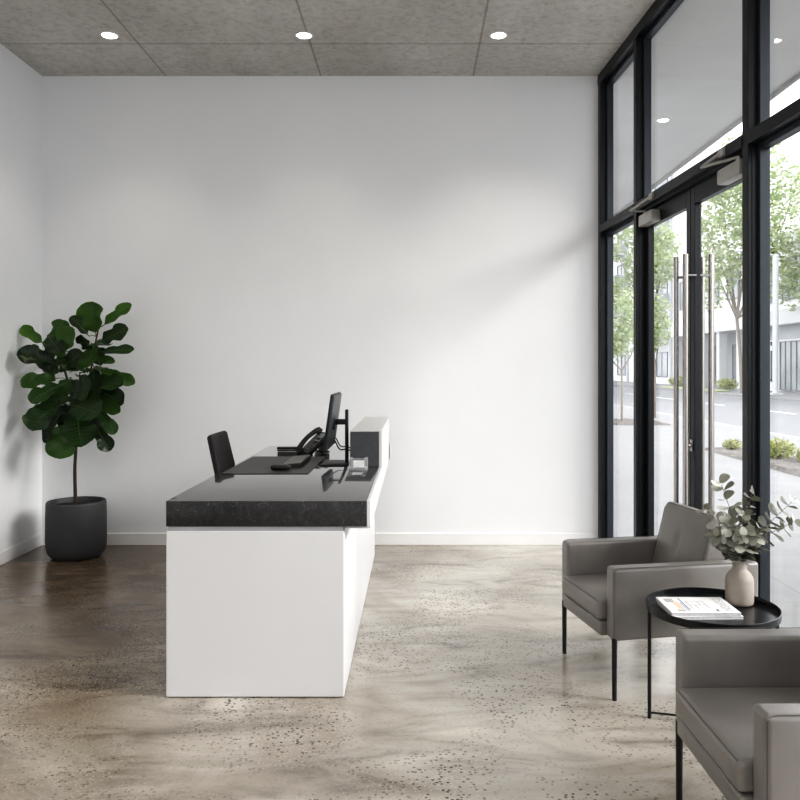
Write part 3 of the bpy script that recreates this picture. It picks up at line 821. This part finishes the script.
for pts, r0 in stems:
    c = curve_pts(pts, 6); c[0].z = min(c[0].z, .40) if r0 > .012 else c[0].z
    tube(bm, c, [r0 * (1 - .55 * i / len(c)) for i in range(len(c))], 10)
obj('trunk', bm, 'bark', pp, 60)

def fig_leaf(bm, vb, base, tip, w, face, seed):
    rnd = random.Random(seed)
    base = Vector(base); tip = Vector(tip); ax = tip - base; ln = ax.length; ax.normalize()
    face = (face - ax * face.dot(ax)).normalized(); side = ax.cross(face)
    nl, nw = 18, 8; droop = rnd.uniform(.03, .12) * ln; cup = rnd.uniform(.10, .30); ph_ = rnd.uniform(0, 6)
    ph2 = rnd.uniform(0, 6)
    def prof_w(t):
        # narrow neck, wide rounded upper body, blunt tip
        a = .30 * math.sin(min(1, t / .35) * PI / 2) if t < .35 else .30 + .70 * math.sin((t - .35) / .33 * PI / 2) if t < .68 else math.sqrt(max(0, 1 - ((t - .68) / .33) ** 2.3))
        lo = .74 * math.sin(min(1, t / .22) * PI / 2)
        return max(a, lo) if t < .68 else a
    rows = []
    for i in range(nl + 1):
        t = i / nl; row = []
        tt = .08 + .92 * t
        for j in range(nw + 1):
            u = (j / nw) * 2 - 1
            x = u * w * .5 * max(prof_w(t), .04) * (1 + .025 * math.sin(t * 17 + ph2 + (1.5 if u > 0 else 0)))
            wave = .05 * w * math.sin(t * 15 + ph_ + (2 if u > 0 else 0)) * abs(u) ** 1.6
            z = cup * w * .5 * (u * u) * (prof_w(t)) - droop * (t ** 2) * 1.6 + droop * t + wave - .015 * w * (1 - abs(u)) ** 3 * 2
            z += .012 * w * math.sin(10 * PI * (t - .35 * abs(u)))
            row.append(bm.verts.new(base + ax * (ln * (.10 + .90 * t)) + side * x + face * z))
        rows.append(row)
    for i in range(nl):
        for j in range(nw): bm.faces.new((rows[i][j], rows[i + 1][j], rows[i + 1][j + 1], rows[i][j + 1]))
    mid = [base] + [rows[i][nw // 2].co.copy() + face * .0012 for i in range(0, nl)]
    tube(vb, mid, [.0035 - .0028 * i / len(mid) for i in range(len(mid))], 5)
    for i in range(3, nl - 2, 2):
        for sg in (-1, 1):
            a = rows[i][nw // 2].co; e = rows[min(nl, i + 2)][nw // 2 + sg * 3].co
            m1 = rows[min(nl, i + 1)][nw // 2 + sg * 1].co
            tube(vb, [a + face * .0008, m1 + face * .001, e + face * .001], [.0012, .001, .0005], 4)
bm = NB(); vb = NB(); rnd = random.Random(11)
LV = [  # base, tip (crop coords of the measured view), width in same units, depth of tip
 (118, 172, 55, 124, 30, .0), (150, 160, 168, 106, 40, .05), (150, 225, 47, 192, 46, -.18), (155, 262, 54, 274, 42, -.1),
 (172, 275, 78, 322, 46, -.2), (165, 310, 82, 398, 78, -.25), (160, 355, 118, 436, 40, 0), (175, 375, 158, 476, 66, -.16),
 (205, 352, 216, 442, 80, -.28), (180, 330, 262, 352, 66, -.3), (180, 300, 240, 285, 56, -.22), (148, 215, 190, 128, 50, -.2),
 (150, 245, 216, 196, 42, -.22), (256, 150, 240, 58, 70, -.05), (270, 125, 350, 64, 36, .05), (262, 168, 338, 128, 46, -.05),
 (262, 192, 355, 184, 26, -.1), (240, 205, 304, 217, 20, -.15), (258, 238, 357, 276, 36, -.1), (238, 268, 322, 278, 46, -.2),
 (240, 280, 325, 328, 52, -.12), (238, 300, 318, 352, 34, -.2), (258, 345, 308, 408, 32, -.05), (252, 385, 293, 456, 38, 0),
 (238, 150, 190, 96, 30, -.05), (245, 190, 214, 148, 36, -.15), (232, 240, 205, 232, 34, -.2), (130, 215, 72, 178, 30, .1),
 (248, 340, 262, 398, 34, .08), (128, 150, 160, 190, 40, -.2), (250, 170, 232, 230, 52, -.2), (210, 200, 165, 235, 50, -.2),
 (250, 230, 250, 320, 50, -.2), (190, 260, 150, 330, 55, -.05), (205, 340, 150, 380, 60, .02), (150, 175, 110, 240, 50, .05), (155, 130, 125, 190, 40, .05),
 (185, 190, 215, 240, 45, .08), (262, 300, 300, 300, 40, .08), (160, 215, 130, 255, 55, .1), (270, 235, 255, 180, 40, .08),
]
for i, (bx_, by_, tx, ty, w, dt) in enumerate(LV):
    b0 = PZ(bx_, by_, dt * .25); t0 = PZ(tx, ty, dt); n0 = len(bm.faces)
    face = Vector((rnd.uniform(-.35, .35), -1, rnd.uniform(.15, .8)))
    fig_leaf(bm, vb, b0, t0, w / 2.67 / 800 * PY * 1.16, face, i)
    if i in (11, 13, 14, 0):
        bm.faces.ensure_lookup_table()
        for f_ in bm.faces[n0:]: f_.material_index = 1
for i in range(20):
    a = rnd.uniform(0, 2 * PI); z0 = rnd.uniform(.95, 1.6)
    b0 = Vector((rnd.uniform(-.08, .12), .02, z0)); t0 = b0 + Vector((math.cos(a) * .17, .10 + abs(math.sin(a)) * .12, rnd.uniform(-.12, .1)))
    fig_leaf(bm, vb, b0, t0, .12, Vector((0, -.3, 1)), 100 + i)
# short leaf stalks linking leaves to the branches
skel = [p for pts, r0 in stems for p in curve_pts(pts, 6)]
for (bx_, by_, tx, ty, w, dt) in LV:
    b0 = PZ(bx_, by_, dt * .25); q = min([s for s in skel if s.z > .62], key=lambda s: (s - b0).length + max(0, s.z - b0.z) * .6)
    tube(vb, [q, (q + b0) / 2 + Vector((0, 0, .01)), b0], .0028, 5)
fo = obj('foliage', bm, 'fig', pp, 180, ['fig_light']); obj('veins', vb, 'vein', fo, 60)

# ------------------------------------------------------------------ armchair
def make_armchair(label):
    t = thing('armchair', label, 'armchair', (0, 0, 0), 0, 'grey leather armchairs by the glass wall')
    W, T, A0, A1, DEP = .297, .078, .25, .556, .68
    for s in (1, -1):
        def afn(p, s=s):
            # soft padding, slightly fuller in the middle
            k = (1 - (p.x / .34) ** 2) * (1 - (p.z / .155) ** 2)
            return Vector((p.x, p.y * (1 + .06 * max(0, k)), p.z))
        bm = NB(); rbox(bm, (DEP / 2, s * (W - T / 2), (A0 + A1) / 2), (DEP / 2, T / 2, (A1 - A0) / 2), .016, 8, 3, afn)
        a = obj('arm', bm, 'leather', t, 180)
        bm = NB()
        for y in (W - .0045,):
            y *= s
            tube(bm, [(.0035, y, A0 + .02), (.0035, y, A1 - .018), (.012, y, A1 - .0055), (.03, y, A1 - .0005), (DEP - .03, y, A1 - .0005)], .0012, 6)
        obj('seam', bm, 'stitch', a)
    bm = NB(); rbox(bm, (.314, 0, .281), (.338, W - T - .001, .031), .010, 6, 3); obj('seat_frame', bm, 'leather', t, 180)
    def sfn(p):
        k = max(0, 1 - (p.x / .25) ** 2) * max(0, 1 - (p.y / .22) ** 2)
        return Vector((p.x, p.y, p.z + (.018 * k if p.z > 0 else 0)))
    bm = NB(); rbox(bm, (.222, 0, .3575), (.255, W - T - .002, .044), .022, 10, 4, sfn); c = obj('seat_cushion', bm, 'leather', t, 180)
    bm = NB(); yy = W - T - .012
    tube(bm, [(-.026, -yy + .008, .395), (-.0268, 0, .3955), (-.026, yy - .008, .395)], .0022, 6); obj('piping', bm, 'stitch', c)
    bm = NB(); rbox(bm, (DEP - .035, 0, (A0 + A1) / 2), (.035, W - T - .001, (A1 - A0) / 2), .014, 6, 3)
    obj('rear_panel', bm, 'leather', t, 180)
    tb = Matrix.Translation((.512, 0, .537)) @ Matrix.Rotation(R(14.5), 4, 'Y')
    def cfn(p):
        k = max(0, 1 - (p.y / .21) ** 2) * max(0, 1 - (p.z / .2) ** 2)
        d = 0
        if p.x < 0:
            d = -.016 * k
            d += .016 * math.exp(-((p.y) / .014) ** 2) * math.exp(-((p.z - .03) / .05) ** 2)
        return Vector((p.x + d, p.y * (1 - .02 * (p.z + .2)), p.z))
    bm = NB(); rbox(bm, (0, 0, 0), (.058, W - T - .006, .205), .026, 22, 4, cfn, tb)
    bc = obj('backrest', bm, 'leather', t, 180)
    bm = NB(); yb = W - T - .012
    e = [tb @ Vector(p) for p in ((-.052, -yb, -.18), (-.052, -yb, .17), (-.050, -yb + .03, .198), (-.050, yb - .03, .198), (-.052, yb, .17), (-.052, yb, -.18))]
    tube(bm, e, .0022, 6); obj('seam', bm, 'stitch', bc)
    for x, y in ((.010, -W + .014), (.010, W - .014), (DEP - .07, -W + .016), (DEP - .07, W - .016)):
        bm = NB(); tube(bm, [(x + (.0 if x < .3 else .012), y, 0), (x, y, A0 + .012)], [.0098, .0120], 14); obj('leg', bm, 'black_metal', t, 40)
    return t
ac = make_armchair('grey leather armchair behind the round side table, fully in view')
mid = (Vector((.722, 3.93, 0)) + Vector((.832, 3.363, 0))) / 2
ac.location = mid; ac.rotation_euler = (0, 0, R(10.9))
ac2 = copy_tree(ac); ac2['label'] = 'grey leather armchair cut off by the lower right corner, in front of the side table'
ac2.location = (.848, 2.270, 0); ac2.rotation_euler = (0, 0, R(.8)); ac2.scale = (1, 1.11, 1)

# ------------------------------------------------------------------ side table
TX, TY = 1.166, 3.14
st = thing('side_table', 'round black metal tray side table between the two armchairs', 'table', (TX, TY, 0))
bm = NB(); lathe(bm, [(0, .440), (.244, .440), (.2485, .443), (.2505, .470), (.2475, .4715), (.2455, .470), (.2435, .4465), (0, .4465)], n=96); obj('tray_top', bm, 'tray', st, 40)
angs = [165, 232, 345, 52]
for a in angs:
    x, y = .236 * math.cos(R(a)), .236 * math.sin(R(a))
    bm = NB(); tube(bm, [(x, y, 0), (x, y, .441)], .0075, 12); obj('leg', bm, 'black_metal', st, 40)
bm = NB()
for a, b_ in ((165, 345), (232, 52)):
    z = .022 if a == 165 else .0222
    tube(bm, [(.236 * math.cos(R(a)), .236 * math.sin(R(a)), z), (.236 * math.cos(R(b_)), .236 * math.sin(R(b_)), z)], .0045, 8)
obj('cross_bar', bm, 'black_metal', st, 40)

# magazines
def magazine(z, th, x, y, rz, w, d, label, cover):
    t = thing('magazine', label, 'magazine', (x, y, z), rz, 'magazines on the side table')
    bm = NB(); box(bm, -w / 2 + .001, w / 2 - .001, -d / 2 + .001, d / 2 - .001, .0012, th - .0012); obj('pages', bm, 'pages', t)
    bm = NB(); box(bm, -w / 2, w / 2, -d / 2, d / 2, 0, .0011); box(bm, -w / 2, w / 2, -d / 2, d / 2, th - .0011, th); box(bm, -w / 2 - .0005, -w / 2 + .0006, -d / 2, d / 2, 0, th)
    c = obj('cover', bm, 'paper', t)
    if cover:
        zt = th + .0002
        def flat(name, m, rects):
            bm = NB()
            for x0, x1, y0, y1 in rects: box(bm, x0, x1, y0, y1, zt - .0001, zt + .0002)
            return obj(name, bm, m, c)
        flat('cover_picture', 'ink_grey', [(-.035, .035, .045, .049), (-.035, -.031, -.05, .05), (.031, .035, -.05, .05), (-.035, .035, -.006, -.002), (-.012, -.008, -.05, -.002), (.01, .014, -.002, .045)])
        flat('blue_lines', 'ink_blue', [(-.052 - .004 * 0, -.047, -.07, .085), (-.060, -.057, -.085, .03)])
        flat('orange_lines', 'ink_orange', [(-.088, -.066, -.05 + k * .013, -.044 + k * .013) for k in range(7)])
        flat('text_lines', 'ink', [(-.112, -.112 + .030 + .004 * (k % 3), .035 + k * .008, .038 + k * .008) for k in range(6)] + [(-.100, -.070, -.085 + k * .008, -.082 + k * .008) for k in range(3)] + [(.05, .058, -.085, -.06)])
        cu = bpy.data.curves.new('masthead', 'FONT'); cu.body = 'DESIGN'; cu.size = .046; cu.align_x = 'CENTER'; cu.align_y = 'CENTER'; cu.space_character = 1.0
        tmp = bpy.data.objects.new('masthead_tmp', cu); C.objects.link(tmp)
        bpy.context.view_layer.update()
        me = bpy.data.meshes.new_from_object(tmp.evaluated_get(bpy.context.evaluated_depsgraph_get()))
        bpy.data.objects.remove(tmp); me.materials.clear(); me.materials.append(M['ink_grey'])
        o = bpy.data.objects.new('masthead', me); C.objects.link(o); o.parent = c
        o.location = (.095, 0, zt + .0004); o.rotation_euler = (0, 0, R(-90))
    return t
magazine(.447, .011, 1.113, 3.135, R(1.5), .262, .208, 'white magazine underneath the open-topped stack on the side table', False)
magazine(.4585, .013, 1.107, 3.138, R(-.5), .262, .212, 'white magazine on top of the stack, grey masthead along one edge', True)

# vase
VX, VY = 1.312, 3.235
vs = thing('vase', 'beige stoneware bottle vase on the side table', 'vase', (VX, VY, .447))
prof = [(0, 0), (.046, 0), (.052, .004), (.0545, .014), (.055, .05), (.0545, .095), (.051, .112), (.041, .128), (.030, .138), (.0275, .146), (.0275, .172), (.0285, .176), (.0255, .177), (.0235, .172), (.0235, .146), (.035, .125), (.048, .10), (.049, .02), (0, .012)]
bm = NB(); lathe(bm, prof, n=56); obj('vase_body', bm, 'vase', vs, 60)

# eucalyptus
mouth = Vector((VX, VY, .447 + .165))
def euc(tip, bend, n, label, seed, rl=.0235, start=.18):
    rnd = random.Random(seed)
    t = thing('eucalyptus_stem', label, 'eucalyptus stem', tuple(mouth), 0, 'eucalyptus stems in the vase')
    tipv = P(*tip) - mouth
    off = Vector((rnd.uniform(-.012, .012), rnd.uniform(-.012, .012), 0))
    m1 = tipv * .35 + Vector((0, 0, .05)) * bend + Vector((rnd.uniform(-.01, .01), 0, 0))
    pts = curve_pts([off * .8 + Vector((-off.x, -off.y, -.10)), off, m1, tipv], 14)
    bm = NB(); tube(bm, pts, [.0024 - .0016 * i / len(pts) for i in range(len(pts))], 6); obj('stem', bm, 'euc_stem', t, 60)
    bm = NB(); body = pts[14:]
    for k in range(n):
        f = start + (1 - start) * k / (n - 1); i = min(int(f * (len(body) - 1)), len(body) - 2)
        p = body[i]; tg = (body[i + 1] - body[i]).normalized()
        a0 = k * PI / 2 + rnd.uniform(-.4, .4); s1 = tg.orthogonal().normalized(); s2 = tg.cross(s1)
        for q in (0, PI):
            a = a0 + q; out = (s1 * math.cos(a) + s2 * math.sin(a))
            d = (out + tg * rnd.uniform(.1, .7)).normalized()
            r = rl * 1.18 * rnd.uniform(.8, 1.15) * (1 - .28 * max(0, f - .6) / .4)
            nrm = (tg + Vector((rnd.uniform(-.6, .6), rnd.uniform(-.9, .2), rnd.uniform(-.3, .6)))); nrm = (nrm - d * nrm.dot(d)).normalized(); sd = d.cross(nrm)
            c = bm.verts.new(p + d * (r * 1.05) - nrm * r * .10); ring = []
            for j in range(14):
                th = 2 * PI * j / 14
                rr_ = r * (1 + .05 * math.sin(3 * th + seed))
                x = math.cos(th) * rr_; y = math.sin(th) * rr_ * .92
                ring.append(bm.verts.new(p + d * (r * 1.05 - x) + sd * y + nrm * (r * .12 * math.sin(2 * th + a))))
            for j in range(14): bm.faces.new((c, ring[j], ring[(j + 1) % 14]))
    obj('leaves', bm, 'euc', t, 180)
    return t
D0 = VY
euc((720, 480, D0 - .02), .8, 9, 'tallest eucalyptus stem, leaning up to the left', 1, .026)
euc((753, 490, D0 + .05), .6, 9, 'eucalyptus stem standing upright at the right of centre', 2, .023)
euc((796, 498, D0 - .05), .5, 13, 'upper of the two long eucalyptus stems reaching to the right', 3, .025, .1)
euc((797, 520, D0 + .03), .6, 13, 'lower of the two long eucalyptus stems reaching to the right', 4, .024, .1)
euc((704, 508, D0 + .04), .7, 8, 'thin eucalyptus stem reaching to the far left', 5, .022)
euc((712, 534, D0 - .06), .4, 8, 'short low eucalyptus stem spilling to the left', 6, .021)
for k, tp in enumerate([(728, 520, D0 - .08), (744, 512, D0 - .04), (762, 528, D0 - .07), (738, 525, D0 + .07), (756, 520, D0 + .02), (748, 532, D0 - .10), (730, 535, D0 - .02)]):
    euc(tp, .4, 8, 'short leafy eucalyptus sprig in the dense middle of the bunch', 10 + k, .022, .12)

# ------------------------------------------------------------------ light
w = bpy.data.worlds.new('sky'); bpy.context.scene.world = w; w.use_nodes = True
nt = w.node_tree; bg = nt.nodes['Background']
tc = N(nt, 'ShaderNodeTexCoord'); n = N(nt, 'ShaderNodeTexNoise', Scale=2.2, Detail=5.0)
mp = N(nt, 'ShaderNodeMapping'); mp.inputs['Scale'].default_value = (1, 1, 3)
L(nt, tc.outputs['Generated'], mp.inputs[0]); L(nt, mp.outputs[0], n.inputs['Vector'])
L(nt, ramp(nt, n.outputs[0], [(.4, (.91, .94, 1.0)), (.6, (1, .995, .99))]), bg.inputs[0]); bg.inputs[1].default_value = 1.9

sun = bpy.data.lights.new('hazy_sun', 'SUN'); sun.energy = 2.6; sun.angle = R(22); sun.color = (1, .97, .92)
so = bpy.data.objects.new('hazy_sun', sun); C.objects.link(so)
so.rotation_euler = Vector((-1, .30, -.50)).to_track_quat('-Z', 'Y').to_euler()

def area(name, loc, target, sx, sy, e, col=(1, 1, 1)):
    l = bpy.data.lights.new(name, 'AREA'); l.shape = 'RECTANGLE'; l.size = sx; l.size_y = sy; l.energy = e; l.color = col
    o = bpy.data.objects.new(name, l); C.objects.link(o); o.location = loc
    o.rotation_euler = (Vector(target) - Vector(loc)).to_track_quat('-Z', 'Y').to_euler()
    return o
area('unseen_fill_light', (-.8, -.6, ZC - .06), (-.8, 1.6, 0), 3.2, 2.4, 58, (1, 1, 1))  # fill light added under the ceiling behind the viewer to lift the interior

# ------------------------------------------------------------------ camera
cd = bpy.data.cameras.new('camera'); cd.lens = 36; cd.sensor_width = 36; cd.sensor_fit = 'HORIZONTAL'
cd.shift_x = -.01875; cd.shift_y = -.04; cd.clip_start = .05; cd.clip_end = 500
co = bpy.data.objects.new('camera', cd); C.objects.link(co)
co.location = (0, 0, H); co.rotation_euler = (R(90), 0, 0)
bpy.context.scene.camera = co
sc = bpy.context.scene
sc.view_settings.view_transform = 'Standard'
sc.view_settings.look = 'None'
sc.view_settings.exposure = .92
sc.view_settings.use_curve_mapping = True
cm = sc.view_settings.curve_mapping
cc = cm.curves[3]
cc.points.new(.035, .019); cc.points.new(.16, .145); cc.points.new(.5, .51)
cm.update()
sc.cycles.max_bounces = 12; sc.cycles.diffuse_bounces = 6; sc.cycles.transparent_max_bounces = 16
sc.cycles.sample_clamp_indirect = 6
try:
    sc.cycles.use_denoising = True
except Exception: pass
